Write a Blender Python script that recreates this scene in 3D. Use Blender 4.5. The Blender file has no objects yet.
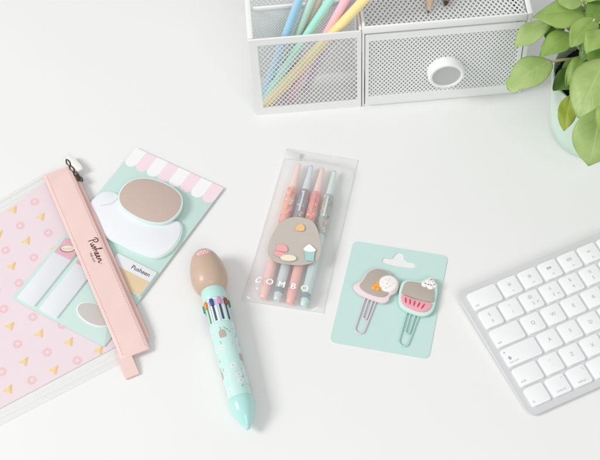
import bpy, bmesh, math, random
from mathutils import Vector, Matrix
import numpy as np
random.seed(7)
SC = bpy.context.scene
COL = SC.collection
MM = 0.001

# ------------------------------------------------------------------ camera
R_ = Vector((0.997725618, -0.067407486, 0.0)); TH = math.radians(34.51443); PH = math.radians(-3.86509)
FW = Vector((0, math.sin(TH), -math.cos(TH))); UP0 = Vector((0, math.cos(TH), math.sin(TH))); RT0 = Vector((1, 0, 0))
RT = math.cos(PH)*RT0 + math.sin(PH)*UP0
UP = -math.sin(PH)*RT0 + math.cos(PH)*UP0
CAMP = -1113.155*FW                      # millimetres
FPX = 1281.1434
cam = bpy.data.cameras.new('camera'); camo = bpy.data.objects.new('camera', cam); COL.objects.link(camo)
camo.matrix_world = Matrix(((RT.x, UP.x, -FW.x, CAMP.x*MM), (RT.y, UP.y, -FW.y, CAMP.y*MM), (RT.z, UP.z, -FW.z, CAMP.z*MM), (0, 0, 0, 1)))
cam.sensor_width = 36; cam.lens = 36*FPX/600; cam.clip_start = 0.02; cam.clip_end = 50
cam.dof.use_dof = True; cam.dof.focus_distance = 1.105; cam.dof.aperture_fstop = 11
SC.camera = camo

# ------------------------------------------------------------------ world, lamps, exposure
W = bpy.data.worlds.new('World'); SC.world = W; W.use_nodes = True
bg = W.node_tree.nodes['Background']; bg.inputs[0].default_value = (0.995, 0.998, 1.0, 1); bg.inputs[1].default_value = 0.54
def area(name, loc, target, size, power, col):
    l = bpy.data.lights.new(name, 'AREA'); l.shape = 'RECTANGLE'; l.size = size[0]; l.size_y = size[1]; l.energy = power; l.color = col
    o = bpy.data.objects.new(name, l); COL.objects.link(o); o.location = loc
    o.rotation_euler = (Vector(target)-Vector(loc)).to_track_quat('-Z', 'Y').to_euler()
    return o
area('window_light', (-3.7, -0.55, 3.1), (0, 0, 0), (1.6, 1.6), 136, (1.0, 0.995, 0.985))
area('front_fill', (0.9, -3.4, 3.6), (0, 0, 0), (2.6, 2.6), 58, (1.0, 0.995, 0.99))  # added fill from the front, brightens the organizer face and the desk
SC.view_settings.view_transform = 'Standard'; SC.view_settings.look = 'None'
SC.view_settings.exposure = 0.0; SC.view_settings.gamma = 1.0
SC.cycles.max_bounces = 14; SC.cycles.transparent_max_bounces = 24; SC.cycles.diffuse_bounces = 5

# ------------------------------------------------------------------ materials
def lin(c):
    def f(v):
        v /= 255.0
        return v/12.92 if v <= 0.04045 else ((v+0.055)/1.055)**2.4
    return (f(c[0]), f(c[1]), f(c[2]), 1)
MATS = {}
def mat(name, rgb, rough=0.5, noise=0.03, nscale=300, bump=0.0, bscale=1500, spec=0.5, coat=0.0, metal=0.0, sss=0.0, trans=0.0, ior=1.45):
    if name in MATS: return MATS[name]
    m = bpy.data.materials.new(name); m.use_nodes = True; nt = m.node_tree; N = nt.nodes; L = nt.links
    b = N['Principled BSDF']; c = lin(rgb)
    tc = N.new('ShaderNodeTexCoord'); nz = N.new('ShaderNodeTexNoise'); nz.inputs['Scale'].default_value = nscale; nz.inputs['Detail'].default_value = 4
    L.new(tc.outputs['Object'], nz.inputs['Vector'])
    mx = N.new('ShaderNodeMix'); mx.data_type = 'RGBA'
    mx.inputs[6].default_value = (c[0]*(1-noise), c[1]*(1-noise), c[2]*(1-noise), 1)
    mx.inputs[7].default_value = (min(1, c[0]*(1+noise)), min(1, c[1]*(1+noise)), min(1, c[2]*(1+noise)), 1)
    L.new(nz.outputs['Fac'], mx.inputs[0]); L.new(mx.outputs[2], b.inputs['Base Color'])
    b.inputs['Roughness'].default_value = rough; b.inputs['Specular IOR Level'].default_value = spec
    b.inputs['Coat Weight'].default_value = coat; b.inputs['Metallic'].default_value = metal
    b.inputs['Transmission Weight'].default_value = trans; b.inputs['IOR'].default_value = ior
    if sss: b.inputs['Subsurface Weight'].default_value = sss; b.inputs['Subsurface Radius'].default_value = (0.004, 0.003, 0.003); b.inputs['Subsurface Scale'].default_value = 1.0
    if bump:
        n2 = N.new('ShaderNodeTexNoise'); n2.inputs['Scale'].default_value = bscale; n2.inputs['Detail'].default_value = 3
        bp = N.new('ShaderNodeBump'); bp.inputs['Strength'].default_value = bump; bp.inputs['Distance'].default_value = 0.0004
        L.new(tc.outputs['Object'], n2.inputs['Vector']); L.new(n2.outputs['Fac'], bp.inputs['Height']); L.new(bp.outputs['Normal'], b.inputs['Normal'])
    MATS[name] = m
    return m

def film(name, tint=(1, 1, 1), haze=0.05, rough=0.06, hazecol=(0.9, 0.9, 0.9), gl=1.0, edge=0.7, bump=0.15):
    """clear plastic sheet: see-through, a little milky, with a Fresnel gloss"""
    if name in MATS: return MATS[name]
    m = bpy.data.materials.new(name); m.use_nodes = True; nt = m.node_tree; N = nt.nodes; L = nt.links
    N.remove(N['Principled BSDF']); out = N['Material Output']
    tr = N.new('ShaderNodeBsdfTransparent'); tr.inputs[0].default_value = (*tint, 1)
    df = N.new('ShaderNodeBsdfDiffuse'); df.inputs[0].default_value = (*hazecol, 1)
    gb = N.new('ShaderNodeBsdfGlossy'); gb.inputs['Roughness'].default_value = rough; gb.inputs[0].default_value = (gl, gl, gl, 1)
    tl = N.new('ShaderNodeBsdfTranslucent'); tl.inputs[0].default_value = (*hazecol, 1); hz = N.new('ShaderNodeMixShader'); hz.inputs[0].default_value = 0.5; L.new(df.outputs[0], hz.inputs[1]); L.new(tl.outputs[0], hz.inputs[2])
    m1 = N.new('ShaderNodeMixShader'); m2 = N.new('ShaderNodeMixShader')
    tc = N.new('ShaderNodeTexCoord'); nz = N.new('ShaderNodeTexNoise'); nz.inputs['Scale'].default_value = 60; nz.inputs['Detail'].default_value = 3
    mr = N.new('ShaderNodeMapRange'); mr.inputs[3].default_value = haze*0.6; mr.inputs[4].default_value = haze*1.4
    L.new(tc.outputs['Object'], nz.inputs[0]); L.new(nz.outputs[0], mr.inputs[0]); L.new(mr.outputs[0], m1.inputs[0])
    L.new(tr.outputs[0], m1.inputs[1]); L.new(hz.outputs[0], m1.inputs[2])
    lw = N.new('ShaderNodeLayerWeight'); lw.inputs[0].default_value = 0.5
    pw = N.new('ShaderNodeMath'); pw.operation = 'POWER'; pw.inputs[1].default_value = 4.0; L.new(lw.outputs['Facing'], pw.inputs[0])
    fr = N.new('ShaderNodeMath'); fr.operation = 'MULTIPLY_ADD'; fr.inputs[1].default_value = edge; fr.inputs[2].default_value = 0.045; L.new(pw.outputs[0], fr.inputs[0])
    bp = N.new('ShaderNodeBump'); bp.inputs['Strength'].default_value = bump; bp.inputs['Distance'].default_value = 0.001
    L.new(nz.outputs[0], bp.inputs['Height']); L.new(bp.outputs[0], gb.inputs['Normal']); L.new(bp.outputs[0], lw.inputs['Normal'])
    L.new(fr.outputs[0], m2.inputs[0]); L.new(m1.outputs[0], m2.inputs[1]); L.new(gb.outputs[0], m2.inputs[2])
    L.new(m2.outputs[0], out.inputs[0])
    MATS[name] = m
    return m

# ------------------------------------------------------------------ helpers (all lengths in mm)
def at(px, py, z=0.0):
    """point on the horizontal plane at height z seen at photo position px, py (surveyed layout)"""
    d = FW + (px-300)/FPX*RT - (py-230)/FPX*UP
    t = (z-CAMP.z)/d.z
    return CAMP + t*d
def frame2(p0, p1):
    d = (Vector(p1)-Vector(p0)); d.z = 0; a = math.atan2(d.y, d.x)
    return Matrix.Translation(Vector((p0[0], p0[1], 0))) @ Matrix.Rotation(a, 4, 'Z')
ROOTM = {}
def thing(name, label, cat, loc=(0, 0, 0), rot=0.0, group=None):
    o = bpy.data.objects.new(name, None); COL.objects.link(o); o.empty_display_size = 0.01
    M = Matrix.Translation(Vector(loc)) @ Matrix.Rotation(rot, 4, 'Z')
    ROOTM[o.name] = M
    o.location = Vector(loc)*MM; o.rotation_euler = (0, 0, rot)
    o['label'] = label; o['category'] = cat
    if group: o['group'] = group
    return o
def root_matrix(o):
    while o.parent: o = o.parent
    return ROOTM[o.name]
def obj(name, bm, mats, parent=None, M=None, sharp=35, label=None, recalc=True):
    """link a bmesh (mm, in frame M) as one object"""
    if M is not None: bm.transform(M)
    if parent is not None: bm.transform(root_matrix(parent).inverted())
    bm.transform(Matrix.Scale(MM, 4))
    if recalc: bmesh.ops.recalc_face_normals(bm, faces=bm.faces[:])
    me = bpy.data.meshes.new(name); bm.to_mesh(me); bm.free()
    for m in (mats if isinstance(mats, (list, tuple)) else [mats]): me.materials.append(m)
    me.polygons.foreach_set('use_smooth', [True]*len(me.polygons))
    if sharp is not None: me.set_sharp_from_angle(angle=math.radians(sharp))
    o = bpy.data.objects.new(name, me); COL.objects.link(o)
    if parent is not None: o.parent = parent
    if label: o['label'] = label
    return o
def prism(bm, pts, z0, z1, bev=0.0, mi=0, seg=2):
    b = bmesh.new()
    lo = [b.verts.new((p[0], p[1], z0)) for p in pts]; hi = [b.verts.new((p[0], p[1], z1)) for p in pts]
    n = len(pts)
    b.faces.new(lo[::-1]); b.faces.new(hi)
    for i in range(n): b.faces.new((lo[i], lo[(i+1) % n], hi[(i+1) % n], hi[i]))
    bmesh.ops.recalc_face_normals(b, faces=b.faces[:])
    if bev:
        es = [e for e in b.edges if all(abs(v.co.z-z1) < 1e-6 for v in e.verts)]
        bmesh.ops.bevel(b, geom=es, offset=bev, segments=seg, profile=0.5, affect='EDGES', clamp_overlap=True)
    join(bm, b, mi)
def join(bm, b, mi=0, M=None):
    if M is not None: b.transform(M)
    mp = {v: bm.verts.new(v.co) for v in b.verts}
    for f in b.faces:
        try: g = bm.faces.new([mp[v] for v in f.verts]); g.material_index = mi if mi is not None else f.material_index
        except ValueError: pass
    b.free()
def rrect(x0, y0, x1, y1, r, n=6):
    out = []
    for cx, cy, a0 in ((x1-r, y1-r, 0), (x0+r, y1-r, 90), (x0+r, y0+r, 180), (x1-r, y0+r, 270)):
        for k in range(n+1):
            a = math.radians(a0+90*k/n); out.append((cx+r*math.cos(a), cy+r*math.sin(a)))
    return out
def smooth(pts, closed=True, n=8):
    P = [Vector(p) for p in pts]; out = []; N = len(P)
    rng = range(N) if closed else range(N-1)
    for i in rng:
        g = (lambda k: P[k % N]) if closed else (lambda k: P[min(max(k, 0), N-1)])
        p0, p1, p2, p3 = g(i-1), g(i), g(i+1), g(i+2)
        for k in range(n):
            t = k/n
            out.append(0.5*((2*p1)+(p2-p0)*t+(2*p0-5*p1+4*p2-p3)*t*t+(3*p1-p0-3*p2+p3)*t**3))
    if not closed: out.append(P[-1])
    return out
def ellipse(cx, cy, a, b, rot=0, n=40):
    c, s = math.cos(rot), math.sin(rot)
    return [(cx+a*math.cos(t)*c-b*math.sin(t)*s, cy+a*math.cos(t)*s+b*math.sin(t)*c) for t in [2*math.pi*k/n for k in range(n)]]
def offset(pts, d):
    """grow a closed outline by d"""
    P = [Vector((p[0], p[1])) for p in pts]; n = len(P)
    ar = sum(P[i].x*P[(i+1) % n].y-P[(i+1) % n].x*P[i].y for i in range(n)); s = 1 if ar > 0 else -1
    out = []
    for i in range(n):
        t = (P[(i+1) % n]-P[i-1]); t.normalize(); out.append(P[i]+Vector((t.y, -t.x))*d*s)
    return out
def tube(bm, pts, r, n=10, closed=False, mi=0, cap=True):
    P = [Vector(p) if len(p) == 3 else Vector((p[0], p[1], 0)) for p in pts]; N = len(P)
    rs = r if isinstance(r, (list, tuple)) else [r]*N
    rings = []; u = None
    for i in range(N):
        if closed: t = P[(i+1) % N]-P[i-1]
        else: t = P[min(i+1, N-1)]-P[max(i-1, 0)]
        t.normalize()
        if u is None:
            u = t.cross(Vector((0, 0, 1)))
            if u.length < 1e-3: u = t.cross(Vector((0, 1, 0)))
        u = u-t*u.dot(t); u.normalize(); v = t.cross(u)
        rings.append([bm.verts.new(P[i]+(u*math.cos(a)+v*math.sin(a))*rs[i]) for a in [2*math.pi*k/n for k in range(n)]])
    for i in range(N if closed else N-1):
        A, B = rings[i], rings[(i+1) % N]
        for k in range(n):
            f = bm.faces.new((A[k], A[(k+1) % n], B[(k+1) % n], B[k])); f.material_index = mi
    if not closed and cap:
        for rr in (rings[0], rings[-1]):
            f = bm.faces.new(rr); f.material_index = mi
def lathe(bm, prof, n=40, mi=0, M=None, segs=None):
    """prof [(t, r)] turned round +Z; r=0 closes"""
    b = bmesh.new(); rings = []
    for t, r in prof:
        if r <= 1e-6: rings.append([b.verts.new((0, 0, t))])
        else: rings.append([b.verts.new((r*math.cos(2*math.pi*k/n), r*math.sin(2*math.pi*k/n), t)) for k in range(n)])
    for A, B in zip(rings, rings[1:]):
        for k in range(n):
            q = [A[k % len(A)], A[(k+1) % n % len(A)], B[(k+1) % n % len(B)], B[k % len(B)]]
            q2 = []
            for v in q:
                if v not in q2: q2.append(v)
            if len(q2) > 2: b.faces.new(q2)
    join(bm, b, mi, M)
def axisM(p0, p1, roll=0):
    p0 = Vector(p0); d = (Vector(p1)-p0).normalized()
    x = d.cross(Vector((0, 0, 1))); x.normalize(); y = d.cross(x)          # x across (level), -y up
    return Matrix.Translation(p0) @ Matrix(((x.x, y.x, d.x, 0), (x.y, y.y, d.y, 0), (x.z, y.z, d.z, 0), (0, 0, 0, 1))) @ Matrix.Rotation(roll, 4, 'Z')
def box(bm, x0, y0, z0, x1, y1, z1, bev=0.0, mi=0):
    b = bmesh.new(); bmesh.ops.create_cube(b, size=1)
    b.transform(Matrix.Translation(((x0+x1)/2, (y0+y1)/2, (z0+z1)/2)) @ Matrix.Diagonal((x1-x0, y1-y0, z1-z0, 1)))
    if bev: bmesh.ops.bevel(b, geom=b.edges[:], offset=bev, segments=2, profile=0.5, affect='EDGES', clamp_overlap=True)
    join(bm, b, mi)
def stroke(bm, pts, w, z, mi=0, th=0.06):
    """flat inked line: z a number or a function of (x, y)"""
    P = [Vector((p[0], p[1])) for p in pts]; N = len(P); L = []; Rr = []
    for i in range(N):
        t = P[min(i+1, N-1)]-P[max(i-1, 0)]
        if t.length < 1e-9: t = Vector((1, 0))
        t.normalize(); nn = Vector((-t.y, t.x)); ww = w*(0.55+0.45*math.sin(math.pi*min(1, max(0, (i+0.6)/(N+0.2)))))/2
        for lst, s in ((L, 1), (Rr, -1)):
            q = P[i]+nn*ww*s; zz = z(q.x, q.y) if callable(z) else z
            lst.append((bm.verts.new((q.x, q.y, zz)), bm.verts.new((q.x, q.y, zz+th))))
    for i in range(N-1):
        for q in ((L[i][1], Rr[i][1], Rr[i+1][1], L[i+1][1]), (L[i][0], L[i+1][0], Rr[i+1][0], Rr[i][0]), (L[i][0], L[i][1], L[i+1][1], L[i+1][0]), (Rr[i][0], Rr[i+1][0], Rr[i+1][1], Rr[i][1])):
            f = bm.faces.new(q); f.material_index = mi
    for i in (0, N-1):
        f = bm.faces.new((L[i][0], Rr[i][0], Rr[i][1], L[i][1])); f.material_index = mi
def text(bm, s, size, x, y, z, mi=0, M=None, align='CENTER', bold=0.0, spacing=1.0, th=0.03):
    c = bpy.data.curves.new('text', 'FONT'); c.body = s; c.size = size; c.align_x = align; c.align_y = 'CENTER'; c.extrude = th; c.offset = bold; c.space_character = spacing; c.resolution_u = 3
    o = bpy.data.objects.new('text', c); COL.objects.link(o)
    dg = bpy.context.evaluated_depsgraph_get(); me = bpy.data.meshes.new_from_object(o.evaluated_get(dg))
    bpy.data.objects.remove(o); bpy.data.curves.remove(c)
    b = bmesh.new(); b.from_mesh(me); bpy.data.meshes.remove(me)
    b.transform(Matrix.Translation((x, y, z)))
    join(bm, b, mi, M)
NEW = bmesh.new
T = Matrix.Translation

# ------------------------------------------------------------------ desk
def desk():
    bm = NEW(); box(bm, -900, -700, -26, 900, 800, 0, 3)
    m = mat('desk_white', (236, 236, 235), 0.42, 0.012, 9, 0.03, 700, 0.35)
    o = obj('desk', bm, m); o['kind'] = 'structure'
desk()

# ------------------------------------------------------------------ desk organizer
white = mat('white_enamel', (241, 242, 241), 0.38, 0.015, 60, 0.04, 900)
wmesh = mat('white_mesh_metal', (236, 238, 237), 0.42, 0.02, 80)
def mesh_panel(bm, w, h, f, a=2.2, b=3.1, k=0.60, th=0.7):
    """expanded-metal sheet w x h: diamond openings; f(p, q, d) maps to 3-D"""
    ni = int(w/a)+1; nj = int(h/b)+1
    for i in range(ni+1):
        for j in range(nj+1):
            if (i+j) % 2: continue
            cx, cy = i*w/ni, j*h/nj; A, B = w/ni, h/nj
            def cl(p, q): return (min(max(p, 0), w), min(max(q, 0), h))
            ou = [(cx-A, cy), (cx, cy-B), (cx+A, cy), (cx, cy+B)]
            inn = []
            for m_ in range(8):
                t = 2*math.pi*m_/8; e = abs(math.cos(t))/(A*k*0.92)+abs(math.sin(t))/(B*k*0.98); rr = (1/e)*(1.12 if m_ % 2 else 0.96)
                inn.append((cx+rr*math.cos(t), cy+rr*math.sin(t)))
            o8 = []
            for m_ in range(8):
                o_ = {0: (cx+A, cy), 2: (cx, cy+B), 4: (cx-A, cy), 6: (cx, cy-B)}
                if m_ % 2 == 0: o8.append(o_[m_])
                else:
                    p, q = o_[m_-1], o_[(m_+1) % 8]; o8.append(((p[0]+q[0])/2, (p[1]+q[1])/2))
            o8 = [cl(*p) for p in o8]; i8 = [cl(*p) for p in inn]
            if len({(round(p[0], 4), round(p[1], 4)) for p in i8}) < 8: continue     # half cells run under the rim
            v = [[bm.verts.new(f(p[0], p[1], d)) for p in ring] for ring in (o8, i8) for d in (0, th)]
            of, ob, jf, jb = v
            for s in range(8):
                e = (s+1) % 8
                for q in ((of[s], of[e], jf[e], jf[s]), (ob[e], ob[s], jb[s], jb[e]), (jf[s], jf[e], jb[e], jb[s])):
                    bm.faces.new(q)
def ring(bm, x0, z0, x1, z1, wl, wr, wb, wt, f, d0, d1, r=1.2):
    """flat rectangular rim; f(p, q, d) -> 3-D"""
    o = rrect(x0, z0, x1, z1, r, 3); i = rrect(x0+wl, z0+wb, x1-wr, z1-wt, 0.8, 3); n = len(o)
    V = [[bm.verts.new(f(p[0], p[1], d)) for p in L] for L in (o, i) for d in (d0, d1)]
    for s in range(n):
        e = (s+1) % n; A, B, C_, D = V
        for q in ((A[s], A[e], C_[e], C_[s]), (B[e], B[s], D[s], D[e]), (A[s], B[s], B[e], A[e]), (C_[s], C_[e], D[e], D[s])): bm.faces.new(q)

OL = at(256.3, 115.5); ORG = T(OL) @ Matrix.Rotation(math.radians(1.31), 4, 'Z')
def organizer():
    t = thing('desk_organizer', 'white metal mesh desk organizer with an open pen bin and a closed drawer', 'desk organizer', OL, math.radians(1.31))
    fx = lambda p, q, d: (p, d, q)
    # pen bin front
    bm = NEW(); ring(bm, 0, 0, 97.6, 100.5, 7, 3.6, 9.5, 7.2, fx, 0, 1.8); obj('bin_front_frame', bm, white, t, ORG)
    bm = NEW(); mesh_panel(bm, 91, 90, lambda p, q, d: (p+4.5, 0.6+d, q+6), k=0.78, th=0.35); obj('bin_front_mesh', bm, wmesh, t, ORG, None)
    # bin walls
    bm = NEW(); mesh_panel(bm, 127, 97, lambda p, q, d: (0.4+d, p+2.2, q+1.7), k=0.84, th=0.35); obj('side_mesh', bm, wmesh, t, ORG, None)
    bm = NEW(); box(bm, -0.6, 2.2, 99.2, 4.2, 129.6, 101.6, 0.8); obj('side_rim', bm, white, t, ORG)
    for y in (40,):
        bm = NEW(); mesh_panel(bm, 93, 92, lambda p, q, d, y=y: (p+3, y+d, q+5), 1.35, 1.9, 0.5, 0.4); obj('bin_wall_mesh', bm, wmesh, t, ORG, None)
        bm = NEW(); box(bm, 4.6, y-1, 96, 96.2, y+1.6, 99.6, 0.7); obj('bin_wall_rim', bm, white, t, ORG)
    bm = NEW(); box(bm, 1.4, 2, 0.8, 96.6, 129, 1.6); obj('bin_floor', bm, white, t, ORG)
    bm = NEW(); box(bm, 96.8, 2.0, 1.7, 98.2, 129.6, 99, 0.3); obj('divider', bm, white, t, ORG)
    bm = NEW(); box(bm, 95.9, 2.1, 99.2, 98.5, 129.6, 100.9, 0.7); obj('divider_rim', bm, white, t, ORG)
    # drawer housing
    bm = NEW(); box(bm, 98.6, 0, 0, 100.4, 1.8, 97, 0.4); obj('post', bm, white, t, ORG)
    bm = NEW(); box(bm, 242.4, 0, 0, 246.6, 2.4, 104, 0.8); obj('post', bm, white, t, ORG)
    bm = NEW(); box(bm, 245, 2.6, 0.5, 246.3, 129.6, 99, 0.3); obj('side_panel', bm, white, t, ORG)
    bm = NEW(); box(bm, 100.5, 0.2, 0, 242.3, 2.2, 2.6, 0.5); obj('bottom_rail', bm, white, t, ORG)
    bm = NEW(); mesh_panel(bm, 242, 97, lambda p, q, d: (p+2, 130.6+d, q+1.7), k=0.7); obj('back_mesh', bm, wmesh, t, ORG, None)
    bm = NEW(); box(bm, -0.4, 129.8, 99.2, 246.4, 132, 101.8, 0.8); obj('back_rim', bm, white, t, ORG)
    bm = NEW(); box(bm, 100.5, 2.4, 1.0, 244.8, 129.8, 1.8); obj('housing_floor', bm, white, t, ORG)
    # top tray
    bm = NEW(); box(bm, 98.4, -0.8, 97.4, 241.8, 1.6, 105.6, 0.9); obj('tray_lip', bm, white, t, ORG)
    bm = NEW(); box(bm, 241.9, -0.6, 104.2, 246.4, 132.2, 106.2, 0.8); obj('tray_lip', bm, white, t, ORG)
    bm = NEW(); box(bm, 98.7, 1.8, 99.5, 101.2, 130, 105.0, 0.6); obj('tray_lip', bm, white, t, ORG)
    bm = NEW(); mesh_panel(bm, 141, 127, lambda p, q, d: (p+101.3, q+1.8, 98.2+d), k=0.64); obj('tray_mesh', bm, wmesh, t, ORG, None)
    # drawer
    bm = NEW(); ring(bm, 101.3, 3.2, 241.3, 95.2, 3, 3.4, 11, 7, fx, -1.0, 1.2)
    dr = obj('drawer', bm, white, t, ORG)
    bm = NEW(); mesh_panel(bm, 136, 78, lambda p, q, d: (p+103.2, -0.5+d, q+12), 1.95, 2.75, 0.56, 0.4); obj('drawer_mesh', bm, wmesh, dr, ORG, None)
    bm = NEW(); box(bm, 103, 1.4, 4, 239.6, 122, 5); box(bm, 103, 1.4, 5.1, 103.9, 122, 26); box(bm, 238.7, 1.4, 5.1, 239.6, 122, 70); box(bm, 104, 121, 5.1, 238.6, 122, 60)
    obj('drawer_box', bm, mat('drawer_inner', (240, 241, 240), 0.5, 0.02, 60), dr, ORG)
    # round pull
    KM = ORG @ T((173.6, -0.6, 43.0)) @ Matrix.Rotation(math.radians(90), 4, 'X')
    bm = NEW(); lathe(bm, [(-0.2, 16.3), (1.5, 16.8), (6.5, 16.6), (8.6, 16.0), (9.2, 15.0), (9.3, 13.8), (8.9, 13.0), (7.7, 12.8)], 56); k = obj('knob', bm, mat('knob_white', (243, 244, 244), 0.3, 0.01), dr, KM, 50)
    bm = NEW(); lathe(bm, [(7.2, 12.9), (7.8, 12.85), (7.8, 0)], 48); obj('knob_disc', bm, mat('knob_grey', (190, 192, 190), 0.45, 0.03, 900, 0.1), k, KM, 30)
organizer()

def pl_pt(px, py, y):
    """photo position on the organizer's vertical plane at depth y (organizer millimetres)"""
    d = FW + (px-300)/FPX*RT - (py-230)/FPX*UP
    Mi = ORG.inverted(); C_ = Mi @ CAMP; D = Mi.to_3x3() @ d
    s = (y-C_.y)/D.y; return C_ + s*D
def pencil(colname, rgb, label, pA, pB, yA, yB, r, length=205, shade=None):
    A = pl_pt(*pA, yA); B = pl_pt(*pB, yB); d = (A-B).normalized()
    s = (3.6+0.9*r-A.z)/d.z; P0 = A+d*s                                   # foot on the bin floor
    M = ORG @ axisM(P0, P0+d*length)
    t = thing('colored_pencil', label, 'pencil', ORG @ Vector((P0.x, P0.y, 1.6)), 0, 'pastel pencils leaning in the pen bin')
    m = mat('lacquer_'+colname, rgb, 0.32, 0.02, 120, 0.02, 400, 0.5, 0.2)
    def hexr(k): return r*(1.0 if k % 4 else 1.03)
    bm = NEW(); lathe(bm, [(-0.5, 0), (-0.5, r*0.8), (0, r), (length*0.55, r), (length-26, r), (length-26, 0)], 24); obj('barrel', bm, m, t, M)
    bm = NEW(); lathe(bm, [(length-25.9, r*0.96), (length-6, r*0.3), (length-6, 0)], 24); obj('wood_cone', bm, mat('pencil_wood', (226, 196, 160), 0.7, 0.08, 400), t, M)
    bm = NEW(); lathe(bm, [(length-5.9, r*0.29), (length-0.4, 0.5), (length, 0)], 16); obj('lead', bm, m, t, M)
pencil('blue', (166, 210, 236), 'pale blue pencil, leftmost in the pen bin', (299, 0), (263.5, 95), 27, 16, 3.8)
pencil('sage', (204, 229, 215), 'sage green pencil right beside the pale blue one', (311.5, 0), (273, 95), 26, 22, 3.6)
pencil('mint', (174, 234, 218), 'bright mint pencil in the middle of the pen bin', (330, 0), (266, 98), 20, 10, 3.8)
pencil('pink', (250, 198, 212), 'pink pencil behind the yellow one in the pen bin', (345.5, 0), (286, 103), 16, 11, 3.7)
pencil('yellow', (252, 229, 160), 'pale yellow pencil leaning furthest right in the pen bin', (364, 0), (266, 104), 9, 6.5, 4.3)
pencil('peach', (250, 224, 210), 'pale peach pencil half hidden between the sage and mint ones', (319, 0), (279, 100), 30, 22, 3.4)
pencil('lilac', (226, 212, 236), 'lilac pencil half hidden behind the pink one', (352, 0), (300, 100), 28, 20, 3.4)
def tray_pencil(label, tip, ang, wood, body, leadr, cone, r=3.8):
    P = ORG.inverted() @ at(*tip, 98.9+r); d = Vector((math.sin(ang), math.cos(ang), 0))
    M = ORG @ axisM(P, P+d*10)
    t = thing('graphite_pencil', label, 'pencil', ORG @ Vector((P.x, P.y, 98.9)), 0, 'pencils lying on the organizer tray')
    bm = NEW(); lathe(bm, [(0, 0), (0.3, leadr*0.6), (3.0, leadr), (3.0, 0)], 16); obj('lead', bm, mat('graphite', (70, 62, 62), 0.4, 0.05), t, M)
    bm = NEW(); lathe(bm, [(3.02, leadr*1.02), (cone, r*0.98), (cone, 0)], 24); obj('wood_cone', bm, mat('wood_'+body[0], wood, 0.65, 0.1, 500), t, M)
    bm = NEW(); lathe(bm, [(cone+0.02, 0), (cone+0.02, r), (95, r), (95.5, r*0.9), (95.5, 0)], 6); obj('barrel', bm, mat('pencil_'+body[0], body[1], 0.35, 0.02), t, M)
tray_pencil('pencil with a peach wood tip on the organizer tray', (428, 13.5), 0.22, (232, 200, 176), ('peach', (236, 222, 205)), 0.8, 17)
tray_pencil('pencil with a dark brown blunt tip on the organizer tray', (445.5, 5), 0.3, (150, 118, 100), ('brown', (205, 196, 182)), 2.2, 9)

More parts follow.
